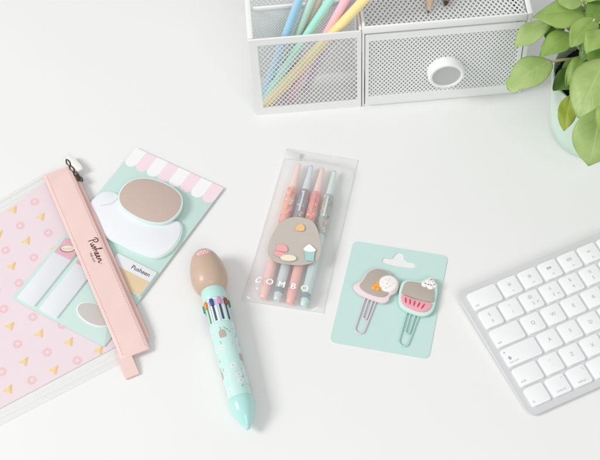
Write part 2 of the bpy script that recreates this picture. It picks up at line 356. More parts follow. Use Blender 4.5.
# ------------------------------------------------------------------ keyboard
def keyboard():
    KM = T((134.925, -91.357, 0)) @ Matrix.Rotation(0.366538, 4, 'Z')
    U, V = 19.0, 18.825
    kt = thing('keyboard', 'slim silver keyboard with white keys lying on the desk', 'keyboard', KM @ Vector((0, 0, 0)), 0.366538)
    alu = mat('silver_aluminium', (222, 223, 224), 0.36, 0.02, 1200, 0.05, 2500, 0.5, 0, 0.25)
    ktop = mat('key_white', (244, 245, 246), 0.42, 0.008, 200, 0.03, 1800)
    ink = mat('key_ink', (176, 178, 182), 0.6, 0.02)
    tilt = lambda y: 3.6 + 6.2*(y+5.5*V+4.5)/(6*V+9)           # deck height
    x0, x1 = -4.5, 14.5*U+4.5; y0, y1 = -5.5*V-4.5, 0.5*V+4.5
    # body: wedge with rounded corners
    bm = NEW(); pts = rrect(x0, y0, x1, y1, 7, 8)
    hi = [bm.verts.new((p[0], p[1], tilt(p[1]))) for p in pts]
    mid = [bm.verts.new((p[0], p[1], tilt(p[1])-0.7)) for p in offset(pts, 0.35)]
    lo = [bm.verts.new((p[0], p[1], 0.9+max(0, tilt(p[1])-6.5)*0.3)) for p in offset(pts, -0.6)]
    n = len(pts)
    bm.faces.new(hi); bm.faces.new(lo[::-1])
    for A, B in ((lo, mid), (mid, hi)):
        for i in range(n): bm.faces.new((A[i], A[(i+1) % n], B[(i+1) % n], B[i]))
    obj('body', bm, alu, kt, KM)
    for fx_, fy in ((12, y0+8), (x1-16, y0+8), (12, y1-8), (x1-16, y1-8)):
        bm = NEW(); lathe(bm, [(0, 0), (0, 4), (1.4 if fy < -50 else 2.6, 4)], 20, M=T((fx_, fy, 0)))
        obj('foot', bm, mat('rubber_grey', (150, 150, 150), 0.7), kt, KM)
    rows = [
        [(1.5, 'esc', 'bl')]+[(1, f'F{i}', 'fn') for i in range(1, 13)]+[(1, '', 'c')],
        [(1, '§\n±', 'n')]+[(1, s, 'n') for s in ('!\n1', '@\n2', '£\n3', '$\n4', '%\n5', '^\n6', '&\n7', '*\n8', '(\n9', ')\n0', '_\n-', '+\n=')]+[(1.5, 'delete', 'br')],
        [(1.5, 'tab', 'bl')]+[(1, c, 'c') for c in 'QWERTYUIOP']+[(1, '{\n[', 'n'), (1, '}\n]', 'n'), (1, '', 'c')],
        [(1.75, 'caps lock', 'caps')]+[(1, c, 'c') for c in 'ASDFGHJKL']+[(1, ':\n;', 'n'), (1, '"\n\'', 'n'), (1, '|\n\\', 'n'), (0.75, '', 'c')],
        [(1.25, 'shift', 'bl')]+[(1, '~\n`', 'n')]+[(1, c, 'c') for c in 'ZXCVBNM']+[(1, '<\n,', 'n'), (1, '>\n.', 'n'), (1, '?\n/', 'n'), (2.25, 'shift', 'br')],
        [(1, 'fn', 'bl'), (1, 'control', 'b'), (1, 'option', 'b'), (1.25, 'command', 'b'), (5, '', 'c'), (1.25, 'command', 'b'), (1, 'option', 'b'), (1, '', 'c'), (1, '', 'c'), (1, '', 'c')],
    ]
    cache = {}
    slope = 6.2/(6*V+9)
    rotm = math.atan(slope)
    for r, row in enumerate(rows):
        x = 0.0; cy = -r*V
        for w, s, mode in row:
            cx = (x+w/2)*U; hw = w*U/2-1.25; hh = V/2-1.25; x += w
            M = T((cx, cy, tilt(cy))) @ Matrix.Rotation(rotm, 4, 'X')
            if w not in cache:
                bm = NEW(); prism(bm, rrect(-hw, -hh, hw, hh, 1.8, 5), -0.3, 1.9, 0.35)
                bm.transform(Matrix.Scale(MM, 4)); bmesh.ops.recalc_face_normals(bm, faces=bm.faces[:])
                me = bpy.data.meshes.new('key'); bm.to_mesh(me); bm.free(); me.materials.append(ktop)
                me.polygons.foreach_set('use_smooth', [True]*len(me.polygons)); me.set_sharp_from_angle(angle=math.radians(40))
                cache[w] = me
            k = bpy.data.objects.new('key', cache[w]); COL.objects.link(k); k.parent = kt
            k.location = Vector((cx, cy, tilt(cy)))*MM; k.rotation_euler = (rotm, 0, 0)
            wx = (KM @ Vector((cx, cy, 0))).x
            if not s or wx > 300: continue
            b = NEW(); z = 1.93
            if mode == 'c': text(b, s, 4.6, 0, 0, z)
            elif mode == 'n':
                a_, c_ = s.split('\n'); text(b, a_, 4.0, 0, 3.1, z); text(b, c_, 4.2, 0, -3.2, z)
                if c_ == '3': text(b, '#', 2.8, 4.2, -3.4, z)
                if c_ == '2': text(b, '€', 2.8, 4.2, -3.4, z)
            elif mode == 'fn':
                text(b, s, 2.3, 0.6, -4.9, z)
                i = int(s[1:])
                if i in (1, 2):                                     # dim / bright sun
                    prism(b, ellipse(0, 1.5, 0.8, 0.8, n=14), z, z+0.05)
                    for q in range(8):
                        a = q*math.pi/4; prism(b, ellipse(1.7*math.cos(a), 1.5+1.7*math.sin(a), 0.24+0.1*i, 0.2, a, 8), z, z+0.05)
                elif i == 3:
                    for q in (-1.5, 0.6): prism(b, rrect(q-0.9, 0.6, q+0.9, 2.6, 0.2, 2), z, z+0.05)
                elif i == 4:
                    for q in (-1.6, 0, 1.6):
                        for v in (0.5, 2.0): prism(b, rrect(q-0.5, v, q+0.5, v+1.0, 0.2, 2), z, z+0.05)
                else:
                    for q in (-0.7, 0.9): prism(b, [(q-0.8, 0.6), (q+0.6, 1.5), (q-0.8, 2.4)], z, z+0.05)
            elif mode == 'caps':
                text(b, s, 2.4, -hw+1.6, -4.8, z, align='LEFT'); prism(b, ellipse(-hw+2.2, 4.8, 0.7, 0.7, n=12), z, z+0.05)
                prism(b, [(-hw+2.4, -1.2), (-hw+4.2, 0.9), (-hw+6.0, -1.2), (-hw+5.1, -1.2), (-hw+5.1, -2.6), (-hw+3.3, -2.6), (-hw+3.3, -1.2)][::-1], z, z+0.05)
            elif mode == 'bl': text(b, s, 2.9, -hw+1.7, -4.6, z, align='LEFT')
            elif mode == 'br': text(b, s, 2.9, hw-1.7, -4.6, z, align='RIGHT')
            elif mode == 'b':
                text(b, s, 2.9, 0, -4.8, z)
                g = {'control': '^', 'option': '⌥', 'command': '⌘'}[s]; text(b, g, 3.0, hw-2.6, 4.4, z)
            b.transform(Matrix.Scale(MM, 4)); me = bpy.data.meshes.new('legend'); b.to_mesh(me); b.free(); me.materials.append(ink)
            lg = bpy.data.objects.new('legend', me); COL.objects.link(lg); lg.parent = k
keyboard()

# ------------------------------------------------------------------ potted plant
def leaf_mat(name, rgb, rgb2):
    m = bpy.data.materials.new(name); m.use_nodes = True; nt = m.node_tree; N = nt.nodes; L = nt.links; b = N['Principled BSDF']
    uv = N.new('ShaderNodeUVMap'); sp = N.new('ShaderNodeSeparateXYZ'); L.new(uv.outputs[0], sp.inputs[0])
    def math_(op, a=None, v=None, c=None):
        n = N.new('ShaderNodeMath'); n.operation = op
        if a is not None: L.new(a, n.inputs[0])
        if isinstance(v, (int, float)): n.inputs[1].default_value = v
        elif v is not None: L.new(v, n.inputs[1])
        if c is not None: n.inputs[2].default_value = c
        return n.outputs[0]
    ab = math_('ABSOLUTE', sp.outputs[0])
    s1 = math_('MULTIPLY', ab, -0.34); s2 = math_('ADD', sp.outputs[1], s1); s3 = math_('MULTIPLY', s2, 46.0); s4 = math_('SINE', s3)
    s5 = N.new('ShaderNodeMapRange'); L.new(s4, s5.inputs[0]); s5.inputs[1].default_value = 0.80; s5.inputs[2].default_value = 1.0; s5.inputs[3].default_value = 0; s5.inputs[4].default_value = 0.4
    mid = N.new('ShaderNodeMapRange'); L.new(ab, mid.inputs[0]); mid.inputs[1].default_value = 0.02; mid.inputs[2].default_value = 0.07; mid.inputs[3].default_value = 1; mid.inputs[4].default_value = 0
    mxv = math_('MAXIMUM', s5.outputs[0], mid.outputs[0])
    tc = N.new('ShaderNodeTexCoord'); nz = N.new('ShaderNodeTexNoise'); nz.inputs['Scale'].default_value = 70; nz.inputs['Detail'].default_value = 5; L.new(tc.outputs['Object'], nz.inputs[0])
    c1 = N.new('ShaderNodeMix'); c1.data_type = 'RGBA'; c1.inputs[6].default_value = lin(rgb); c1.inputs[7].default_value = lin(rgb2); 
    st = N.new('ShaderNodeMapRange'); L.new(nz.outputs[0], st.inputs[0]); st.inputs[1].default_value = 0.35; st.inputs[2].default_value = 0.65; oi = N.new('ShaderNodeObjectInfo'); rr = math_('MULTIPLY_ADD', oi.outputs['Random'], 0.9, -0.45); sm = math_('ADD', st.outputs[0], rr); L.new(sm, c1.inputs[0])
    c2 = N.new('ShaderNodeMix'); c2.data_type = 'RGBA'; L.new(c1.outputs[2], c2.inputs[6]); c2.inputs[7].default_value = lin((min(255, rgb2[0]+22), min(255, rgb2[1]+18), min(255, rgb2[2]+24)))
    f = math_('MULTIPLY', mxv, 0.38); L.new(f, c2.inputs[0])
    L.new(c2.outputs[2], b.inputs['Base Color']); b.inputs['Roughness'].default_value = 0.38; b.inputs['Specular IOR Level'].default_value = 0.45
    bp = N.new('ShaderNodeBump'); bp.inputs['Strength'].default_value = 0.35; bp.inputs['Distance'].default_value = 0.0008; bp.invert = True
    L.new(mxv, bp.inputs['Height']); L.new(bp.outputs[0], b.inputs['Normal'])
    tl = N.new('ShaderNodeBsdfTranslucent'); L.new(c2.outputs[2], tl.inputs[0]); ms = N.new('ShaderNodeMixShader'); ms.inputs[0].default_value = 0.33
    L.new(b.outputs[0], ms.inputs[1]); L.new(tl.outputs[0], ms.inputs[2]); L.new(ms.outputs[0], N['Material Output'].inputs[0])
    return m
def plant():
    c = Vector((273, 91, 0))
    t = thing('potted_plant', 'leafy green houseplant in a pale mint pot behind the keyboard', 'houseplant', c)
    potm = mat('pot_glaze', (205, 227, 213), 0.28, 0.015, 40, 0.02, 200, 0.5, 0.3)
    bm = NEW(); lathe(bm, [(0, 0), (0, 36), (0.8, 38.8), (3, 40.3), (20, 42), (70, 46.6), (74, 47.0), (75.2, 46.5), (75.4, 45.4), (74.4, 44.4), (66, 43.6), (50, 42.5), (50, 0)], 80)
    obj('pot', bm, potm, t, T(c), 40)
    bm = NEW(); b2 = bmesh.new(); bmesh.ops.create_grid(b2, x_segments=46, y_segments=46, size=43)
    for v in b2.verts:
        r = math.hypot(v.co.x, v.co.y)
        if r > 1e-6:
            k = max(abs(v.co.x), abs(v.co.y))/r; v.co.x *= k; v.co.y *= k
        v.co.z = 62+random.uniform(-1.6, 1.6)+2.5*math.sin(v.co.x*0.16)*math.cos(v.co.y*0.13)
    join(bm, b2); obj('soil', bm, mat('soil', (52, 44, 40), 0.95, 0.35, 700, 0.6, 900), t, T(c), None)
    gm = [leaf_mat('leaf_fresh', (154, 187, 92), (174, 203, 114)), leaf_mat('leaf_pale', (176, 202, 120), (193, 215, 144)), leaf_mat('leaf_deep', (112, 152, 66), (134, 172, 84)), leaf_mat('leaf_yellowing', (176, 192, 80), (196, 208, 102))]
    stemm = mat('stem_pale', (196, 190, 150), 0.5, 0.08, 300)
    def leaf(base, tip, wid, mi, arch=6.0, fold=0.12, tipsq=0.0, roll=0.0, stem_from=None, name='leaf'):
        A, B = Vector(base), Vector(tip); d = B-A; Ln = d.length; d.normalize()
        up = Vector((0, 0, 1)) - d*d.z; up.normalize(); side = d.cross(up); up = Matrix.Rotation(roll, 3, d) @ up; side = Matrix.Rotation(roll, 3, d) @ side
        bm = bmesh.new(); uvl = bm.loops.layers.uv.new('UVMap'); nt_, ns = 22, 12
        ph = random.uniform(0, 6); wob = random.uniform(0.7, 1.7); twist = random.uniform(-0.5, 0.5); G = []; UVS = {}
        for i in range(nt_+1):
            tt = i/nt_; w = (math.sin(math.pi*min(1, tt**0.9*0.985+0.008))**0.66)*wid*0.56*(1.0-0.10*tt)*(1-0.55*tt**9)
            if tipsq and tt > 0.8: w = max(w, wid/2*tipsq*math.sqrt(max(0, 1-((tt-0.8)/0.2)**6)))
            row = []
            for j in range(ns+1):
                s = -1+2*j/ns
                h = arch*math.sin(math.pi*tt*0.9)-arch*0.35*tt*tt + abs(s)*w*fold*2 - (s*s)*w*0.22 + wob*math.sin(tt*9+ph+s*2.0)*abs(s) + twist*s*tt*w*0.5
                v = bm.verts.new(A+d*Ln*tt+side*(w*s)+up*h); row.append(v); UVS[v] = (s, tt)
            G.append(row)
        for i in range(nt_):
            for j in range(ns):
                f = bm.faces.new((G[i][j], G[i][j+1], G[i+1][j+1], G[i+1][j]))
                for l in f.loops: l[uvl].uv = UVS[l.vert]
        o = obj(name, bm, gm[mi], t, None, None, recalc=False)
        md = o.modifiers.new('thickness', 'SOLIDIFY'); md.thickness = 0.0005; md.offset = 0
        sf = Vector(stem_from) if stem_from else c+Vector((random.uniform(-10, 10), random.uniform(-10, 10), 62))
        mid = (sf+A)/2+Vector((0, 0, 10))
        b = NEW(); P = smooth([sf, mid, A-up*0.8, A+d*Ln*0.12+up*(arch*0.3-1.2)], False, 6); tube(b, P, [1.5-0.6*k/(len(P)-1) for k in range(len(P))], 8); obj('stem', b, stemm, t, None, 60)
    def lp(bpx, zb, tpx, zt, wid, mi, **k): leaf(at(*bpx, zb), at(*tpx, zt), wid, mi, **k)
    lp((590, 14), 132, (533, 17), 126, 31, 0, arch=5, fold=0.05)          # top, lying flat
    lp((549, 22), 112, (514, 48), 104, 19, 1, arch=4)                     # left, under the top leaf
    lp((551, 61), 98, (508, 90), 88, 27, 1, arch=5, tipsq=0.55)           # long leaf hanging out to the left
    lp((573, 34), 120, (540, 57), 112, 21, 0, arch=4)
    lp((596, 20), 136, (570, 47), 128, 19, 0, arch=4, fold=0.2)
    lp((586, 56), 110, (566, 86), 98, 14, 0, arch=4)
    lp((606, 58), 128, (578, 118), 108, 34, 1, arch=6, fold=0.06)         # large one on the right
    lp((580, 74), 86, (553, 90), 80, 22, 2, arch=3)
    lp((570, 96), 88, (564, 131), 72, 15, 3, arch=4)
    lp((600, 108), 92, (589, 166), 52, 35, 1, arch=9, fold=0.1)           # front leaf hanging over the rim
    lp((618, 20), 132, (592, 74), 120, 28, 2, arch=5)
    lp((612, -6), 138, (588, 26), 134, 22, 2, arch=4)
    lp((600, -30), 130, (570, 2), 120, 26, 2, arch=4)
    lp((622, 90), 118, (612, 150), 96, 34, 0, arch=7)
    lp((560, 20), 108, (546, 40), 100, 18, 2, arch=4)
    lp((598, 44), 116, (580, 62), 108, 15, 2, arch=4, fold=0.2)
    lp((604, 30), 140, (586, 54), 134, 17, 0, arch=4, fold=0.18)
    lp((584, 2), 140, (558, 1), 136, 22, 1, arch=4)
    lp((612, 84), 100, (582, 98), 92, 22, 2, arch=4)
    lp((578, 64), 84, (562, 76), 76, 15, 2, arch=3)
    lp((566, 26), 104, (549, 12), 100, 17, 2, arch=3)
    lp((590, 66), 104, (571, 58), 98, 14, 1, arch=3)
    lp((598, 88), 112, (584, 112), 100, 15, 0, arch=4, fold=0.15)
    lp((604, -8), 146, (580, -2), 142, 20, 0, arch=4)
    for k in range(14):                                                   # the side away from the camera's edge
        a = random.uniform(-1.5, 2.0); r0, r1 = random.uniform(8, 20), random.uniform(38, 62); z0 = random.uniform(98, 130)
        leaf(c+Vector((6+r0*math.cos(a), r0*math.sin(a), z0)), c+Vector((10+r1*math.cos(a+0.2), r1*math.sin(a+0.2), z0-random.uniform(4, 22))), random.uniform(18, 30), random.choice((0, 0, 1, 2)), arch=5)
    b = NEW()
plant()

# ------------------------------------------------------------------ memo card with sticky note pads
mint_card = mat('mint_card', (196, 224, 218), 0.55, 0.012, 60, 0.05, 2500)
mint_edge = mat('mint_paper', (216, 236, 230), 0.6, 0.012, 60)
paper = mat('white_paper', (234, 237, 241), 0.6, 0.008, 60, 0.04, 2500)
taupe = mat('taupe_paper', (199, 178, 168), 0.6, 0.02, 200, 0.05, 2500)
pinkp = mat('pale_pink_print', (243, 220, 228), 0.55, 0.01)
whitep = mat('white_print', (243, 242, 243), 0.55, 0.01)
blush = mat('rose_print', (230, 178, 190), 0.6, 0.02)
MEMO = frame2(at(137, 149.1), at(223.9, 189.1))
def memo_card():
    t = thing('memo_card', 'mint memo card with pink awning top, sticky note pads and page flags', 'stationery', MEMO.translation, math.radians(-33.56))
    z0 = 1.5; z1 = 2.1
    bm = NEW(); prism(bm, rrect(-1, -184.5, 94.5, 0, 1.0, 4), z0, z1, 0.1); obj('backing_card', bm, mat('memo_mint', (202, 228, 221), 0.55, 0.012, 60, 0.05, 2500), t, MEMO)
    wstep = 95.3/8
    for k in range(8):
        x0 = -0.95+k*wstep; x1 = x0+wstep; pts = [(x1, -0.1), (x0, -0.1), (x0, -15)]
        pts += [((x0+x1)/2-wstep/2*math.cos(a), -15-wstep/2*1.02*math.sin(a)) for a in [math.pi*q/14 for q in range(1, 14)]]+[(x1, -15)]
        bm = NEW(); prism(bm, pts, z1+0.01, z1+0.05); obj('awning_stripe', bm, pinkp if k % 2 else whitep, t, MEMO)
    # wide white pad
    wp = smooth([(1.5, -66), (4, -58), (11, -54), (20, -54.5), (32, -59), (50, -62), (70, -58), (80, -52.5), (87, -57), (91, -69), (90, -83), (83, -93), (66, -96), (44, -96), (22, -94), (8, -88), (2, -78)], True, 8)
    bm = NEW(); prism(bm, offset(wp, 0.9), z1+0.05, z1+2.9, 0.15); pad = obj('note_pad', bm, mint_edge, t, MEMO, label='white bean-shaped note pad with a mint edge')
    bm = NEW(); prism(bm, offset(wp, -0.4), z1+2.92, z1+3.5, 0.2); obj('top_sheet', bm, paper, pad, MEMO)
    bm = NEW(); stroke(bm, smooth([(17.5, -52), (19.5, -58), (17.5, -65), (10.5, -71)], False, 6), 0.7, z1+3.53); obj('printed_line', bm, mat('grey_print', (196, 200, 204), 0.6), pad, MEMO)
    # rounded taupe pad
    tp = smooth([(19, -45), (22.5, -35.5), (31, -29), (43, -26), (57, -26), (68.5, -30), (75, -39), (76, -50), (71.5, -60.5), (60, -66), (45, -67), (30, -64), (21, -56)], True, 8)
    bm = NEW(); prism(bm, offset(tp, 1.2), z1+3.55, z1+6.9, 0.15); pad = obj('note_pad', bm, mint_edge, t, MEMO, label='rounded taupe note pad with a mint edge')
    bm = NEW(); prism(bm, offset(tp, -0.2), z1+6.92, z1+7.15, 0.08); obj('top_sheet', bm, taupe, pad, MEMO)
    # page flags
    for x0, x1 in ((2.8, 20.6), (25.8, 44.2)):
        bm = NEW(); prism(bm, rrect(x0, -182, x1, -113, 0.4, 2), z1+0.02, z1+1.6, 0.08); fl = obj('page_flag', bm, paper, t, MEMO)
        bm = NEW(); prism(bm, rrect(x0+0.1, -130, x1-0.1, -113.1, 0.4, 2), z1+1.62, z1+1.67); obj('flag_print', bm, blush, fl, MEMO)
        bm = NEW(); cx = (x0+x1)/2-0.6
        prism(bm, ellipse(cx, -121.5, 6.6, 3.9, 0.45), z1+1.69, z1+1.72, 0, 0); prism(bm, ellipse(cx, -121.1, 5.9, 3.2, 0.45), z1+1.73, z1+1.78, 0, 1)
        stroke(bm, [(cx-4.5, -123.6), (cx-1, -122.7), (cx+3.4, -119.8)], 0.8, z1+1.79, 2)
        obj('bun_print', bm, [mat('brown_print', (150, 112, 100), 0.6), mat('cream_print', (244, 232, 214), 0.6), mat('cream_shade_print', (214, 196, 170), 0.6)], fl, MEMO)
    # small tan note block
    bm = NEW(); prism(bm, rrect(52, -131, 93, -104, 1.2, 4), z1+0.02, z1+1.7, 0.1); nb = obj('note_block', bm, paper, t, MEMO, label='white and tan small note block')
    bm = NEW(); prism(bm, rrect(52.2, -130.8, 92.8, -115, 1.0, 4), z1+1.72, z1+1.76); obj('tan_print', bm, mat('tan_print', (226, 204, 166), 0.6, 0.06, 60), nb, MEMO)
    bm = NEW(); text(bm, 'Pusheen', 5.6, 80, -109.6, z1+1.76, bold=0.05); obj('lettering', bm, mat('black_print', (70, 62, 62), 0.6), nb, MEMO)
    # oval sticker
    bm = NEW(); prism(bm, ellipse(69.5, -163.5, 17.5, 9.8, -0.03), z1+0.02, z1+0.7, 0.1); st = obj('oval_sticker', bm, whitep, t, MEMO)
    bm = NEW(); prism(bm, ellipse(69.5, -163.5, 16.2, 8.6, -0.03), z1+0.72, z1+0.78); obj('sticker_print', bm, mat('sticker_grey', (206, 200, 196), 0.6), st, MEMO)
memo_card()

# ------------------------------------------------------------------ pencil case
def pencil_case():
    ZS = 9.0
    A = at(42.5, 173.5, ZS); B = at(120.5, 357.5, ZS); C_ = at(68.5, 163.5, ZS)
    M = frame2(A, B)              # +x runs down the strap, +y across it towards the memo card
    Mi = M.inverted(); L_ = (B-A).length; Wd = (Mi @ C_).y
    t = thing('pencil_case', 'clear pencil case with a pink zip band and a pizza and donut print', 'pencil case', M.translation, M.to_euler().z)
    L = lambda px, py, z=0.5: Mi @ at(px, py, z)
    # printed back panel
    top0, top1 = L(44, 184), L(0, 213.5); bot0, bot1 = L(117.5, 346), L(0, 408.5)
    def ext(p0, p1, y): return p0.x+(p1.x-p0.x)*(y-p0.y)/(p1.y-p0.y)
    YE = -152.0
    panel = [(ext(top0, top1, 6), 6), (ext(top0, top1, YE), YE), (ext(bot0, bot1, YE), YE), (ext(bot0, bot1, 6), 6)]
    bm = NEW(); prism(bm, panel, 0.3, 0.8, 0); pp = obj('printed_panel', bm, mat('lilac_pink_print', (239, 223, 229), 0.55, 0.012, 40), t, M)
    # pizza slices and donuts in a regular repeat
    p00 = L(9, 325.5, .8).xy; a1 = (L(68, 341.6, .8).xy-p00)/2; a2 = L(23, 361, .8).xy-p00
    d0 = L(17.5, 344, .8).xy-p00
    iz, dz = NEW(), NEW()
    ax = (M.to_3x3().inverted() @ Vector((1, 0, 0))).xy; ay = Vector((-ax.y, ax.x))
    def inside(q, e=4.0):
        return YE+e < q.y < 2 and ext(top0, top1, q.y)+e < q.x < ext(bot0, bot1, q.y)-e
    for i in range(-9, 9):
        for j in range(-9, 9):
            q = p00+a1*i+a2*j
            if inside(q):
                ro = -0.35+0.5*((i*3+j*5) % 4-1.5)/1.5*0.25
                e1 = ax*math.cos(ro)+ay*math.sin(ro); e2 = Vector((-e1.y, e1.x))
                tri = [(-4.0, -2.4), (4.0, -2.9), (1.6, 4.2)]
                w = lambda u, v: q+e1*u+e2*v
                prism(iz, [w(*p) for p in tri], 0.82, 0.86, 0, 0)
                pts = [(3.1, -3.6), (4.8, -3.0), (2.7, 4.7), (1.1, 4.3)]; prism(iz, [w(*p) for p in pts], 0.87, 0.9, 0, 1)
                for u, v in ((-1.2, -1.6), (1.4, -0.6), (1.2, 1.8)): prism(iz, [w(u+0.8*math.cos(k), v+0.8*math.sin(k)) for k in [2*math.pi*h/8 for h in range(8)]], 0.87, 0.9, 0, 2)
            q = p00+d0+a1*i+a2*j
            if inside(q):
                prism(dz, ellipse(q.x, q.y, 4.3, 4.0, n=22), 0.82, 0.86, 0, 0)
                prism(dz, ellipse(q.x, q.y, 1.5, 1.4, n=14), 0.87, 0.9, 0, 1)
                for k in range(7):
                    a = k*0.9+i+j*2; prism(dz, ellipse(q.x+2.9*math.cos(a), q.y+2.7*math.sin(a), 0.9, 0.3, a*2.3, 8), 0.87, 0.9, 0, 2)
    obj('pizza_print', iz, [mat('cheese_print', (245, 220, 160), 0.55), mat('crust_print', (238, 196, 122), 0.55), mat('topping_print', (242, 206, 146), 0.55)], pp, M)
    obj('donut_print', dz, [mat('icing_print', (241, 204, 206), 0.55), mat('hole_print', (240, 222, 227), 0.55), mat('sprinkle_print', (232, 184, 182), 0.55)], pp, M)
    # clear front sheet
    ft0, ft1 = L(41, 177.5), L(0, 201.5); fb0, fb1 = L(124, 360), L(0, 424)
    bm = bmesh.new(); nu, nv = 70, 60; G = []
    def fz(u, v):
        e = min(u, 1-u); edge = min(1, e*9); k = 1-v
        z = 1.2+edge*(2.6+6.6*k**1.5)
        z += 0.5*edge*math.sin(u*13+v*5+1)*math.sin(v*9+u*4)+0.35*edge*math.sin(u*31+v*17)*math.sin(u*9)*(1-0.6*k)
        z += 0.6*math.exp(-((u-0.93)/0.02)**2)+0.5*math.exp(-((u-0.055)/0.015)**2)
        return z
    for i in range(nu+1):
        u = i/nu; row = []
        for j in range(nv+1):
            v = j/nv; y = 3+(YE-5-3)*v
            xa = ext(ft0, ft1, y); xb = ext(fb0, fb1, y)
            row.append(bm.verts.new((xa+(xb-xa)*u, y, fz(u, v))))
        G.append(row)
    for i in range(nu):
        for j in range(nv): bm.faces.new((G[i][j], G[i+1][j], G[i+1][j+1], G[i][j+1]))
    obj('clear_sheet', bm, film('clear_vinyl', (1, 1, 1), 0.09, 0.10, (0.96, 0.96, 0.96), 1.0, 0.6), t, M, None)
    # welded seams of the clear sheet
    bm = NEW()
    for k, (p0, p1) in enumerate(((ft0, ft1), (fb0, fb1))):
        s = 1 if k == 0 else -1
        for off, r in ((0, 0.55), (5.5*s, 0.4)):
            ys = [2-3.6*q*3 for q in range(15)]
            def zz(y, off=off, k=k):
                uu = abs(off)/(ext(fb0, fb1, y)-ext(ft0, ft1, y)); return fz(uu if k == 0 else 1-uu, min(1, max(0, (y-3)/(YE-8))))+r*1.25
            tube(bm, [(ext(p0, p1, y)+off, y, zz(y)) for y in [2-1.8*q*3 for q in range(29)]], r, 8)
    tube(bm, [(ext(ft0, ft1, YE-5)+k*0.1*(ext(fb0, fb1, YE-5)-ext(ft0, ft1, YE-5)), YE-5, 1.3) for k in range(11)], 0.55, 8)
    obj('welded_seam', bm, film('vinyl_seam', (0.99, 0.995, 0.995), 0.25, 0.12, (0.97, 0.97, 0.97), 1.0, 0.35, 0.0), t, M, 60)
    # pink zip band
    pinkm = mat('pink_leatherette', (239, 209, 203), 0.5, 0.035, 45, 0.3, 1100, 0.4)
    pinkd = mat('pink_leatherette_fold', (234, 192, 186), 0.6, 0.02, 60, 0.1, 900, 0.4)
    def sz(x, y):
        s = x/L_
        z = 9.3+1.1*math.sin(math.pi*s)+0.25*math.sin(s*9+0.5)+0.12*math.sin(s*37+y*0.2)-4.2*max(0, s-0.88)/0.12*max(0, (s-0.88)/0.12)-3.4*max(0, (0.06-s)/0.06)
        ed = min(y, Wd-y); return z-0.9*math.exp(-ed/1.2)
    def band(bm, x0, x1, y0, y1, zf, th, n1, n2):
        T_ = [[bm.verts.new((x0+(x1-x0)*i/n1, y0+(y1-y0)*j/n2, zf(x0+(x1-x0)*i/n1, y0+(y1-y0)*j/n2))) for j in range(n2+1)] for i in range(n1+1)]
        D_ = [[bm.verts.new((v.co.x, v.co.y, v.co.z-th)) for v in r] for r in T_]
        for i in range(n1):
            for j in range(n2):
                bm.faces.new((T_[i][j], T_[i+1][j], T_[i+1][j+1], T_[i][j+1])); bm.faces.new((D_[i][j], D_[i][j+1], D_[i+1][j+1], D_[i+1][j]))
        for i in range(n1):
            for j in (0, n2): bm.faces.new((T_[i][j], T_[i+1][j], D_[i+1][j], D_[i][j]))
        for j in range(n2):
            for i in (0, n1): bm.faces.new((T_[i][j], T_[i][j+1], D_[i][j+1], D_[i][j]))
    bm = NEW(); band(bm, 0, L_, 0, Wd, sz, 1.0, 90, 26); st = obj('zip_band', bm, pinkm, t, M, 50)
    bm = NEW(); band(bm, 14, L_-10, Wd-8, Wd+3.6, lambda x, y: sz(x, Wd/2)-2.6-0.25*max(0, y-Wd)-0.3*math.sin(x*0.05), 0.8, 80, 8); obj('zip_tape', bm, pinkd, t, M, 50)
    # stitches
    bm = NEW()
    for y in (2.6, Wd-2.4):
        x = 4
        while x < L_-4:
            tube(bm, [(x, y, sz(x, y)+0.02), (x+1.0, y, sz(x+1, y)+0.16), (x+2.0, y, sz(x+2, y)+0.02)], 0.2, 6); x += 3.0
    obj('stitching', bm, mat('pink_thread', (236, 186, 180), 0.7), st, M, None)
    # script lettering: runs down the band
    S = [[(1.4, -0.8), (1.7, 2.5), (2.4, 6.4)], [(0.0, 4.9), (1.2, 6.7), (3.6, 7.3), (5.2, 6.2), (4.6, 4.4), (2.2, 3.3)],
         [(4.6, 2.8), (4.6, 0.9), (5.3, 0.0), (6.4, 1.0), (7.0, 2.9), (6.9, 0.9), (7.6, 0.2), (8.8, 1.7), (9.4, 3.3), (10.1, 1.5), (9.8, 0.2), (8.9, 0.0)],
         [(9.9, 0.3), (11.6, 3.4), (13.0, 6.6), (12.7, 7.3), (12.1, 5.4), (11.9, -0.1)], [(12.0, 1.0), (13.3, 2.8), (14.2, 2.4), (14.1, 0.6), (14.9, 0.2), (16.4, 1.5), (16.9, 2.6), (16.2, 3.1), (15.6, 1.8), (16.0, 0.3), (17.1, 0.1), (18.2, 0.9), (19.5, 1.7), (19.9, 2.6), (19.3, 3.1), (18.7, 1.8), (19.1, 0.3), (20.2, 0.1), (21.2, 1.2), (21.9, 2.9), (21.7, 0.0)],
         [(21.8, 1.0), (23.1, 2.9), (24.0, 2.3), (24.0, 0.6), (24.8, 0.1), (26.0, 0.9)]]
    P0 = Mi @ at(88.3, 240, ZS+1); P1 = Mi @ at(99, 263.5, ZS+1); k = (P1-P0).length/26
    ang = math.atan2(P1.y-P0.y, P1.x-P0.x)
    def tr(p): return (P0.x+k*(p[0]*math.cos(ang)-p[1]*math.sin(ang)), P0.y+k*(p[0]*math.sin(ang)+p[1]*math.cos(ang)))
    bm = NEW()
    for s in S: stroke(bm, [tr(p) for p in smooth(s, False, 6)], 0.95*k, lambda x, y: sz(x, y)+0.06)
    R2 = T((P0.x, P0.y, sz(P0.x+14, Wd/2)+0.42)) @ Matrix.Rotation(ang, 4, 'Z') @ Matrix.Scale(k, 4)
    text(bm, 'THE CAT', 2.0, 18.3, -3.0, 0, M=R2, spacing=1.35, bold=0.03); text(bm, '®', 1.3, 27.2, 1.4, 0, M=R2)
    obj('lettering', bm, mat('plum_ink', (96, 58, 62), 0.6), st, M)
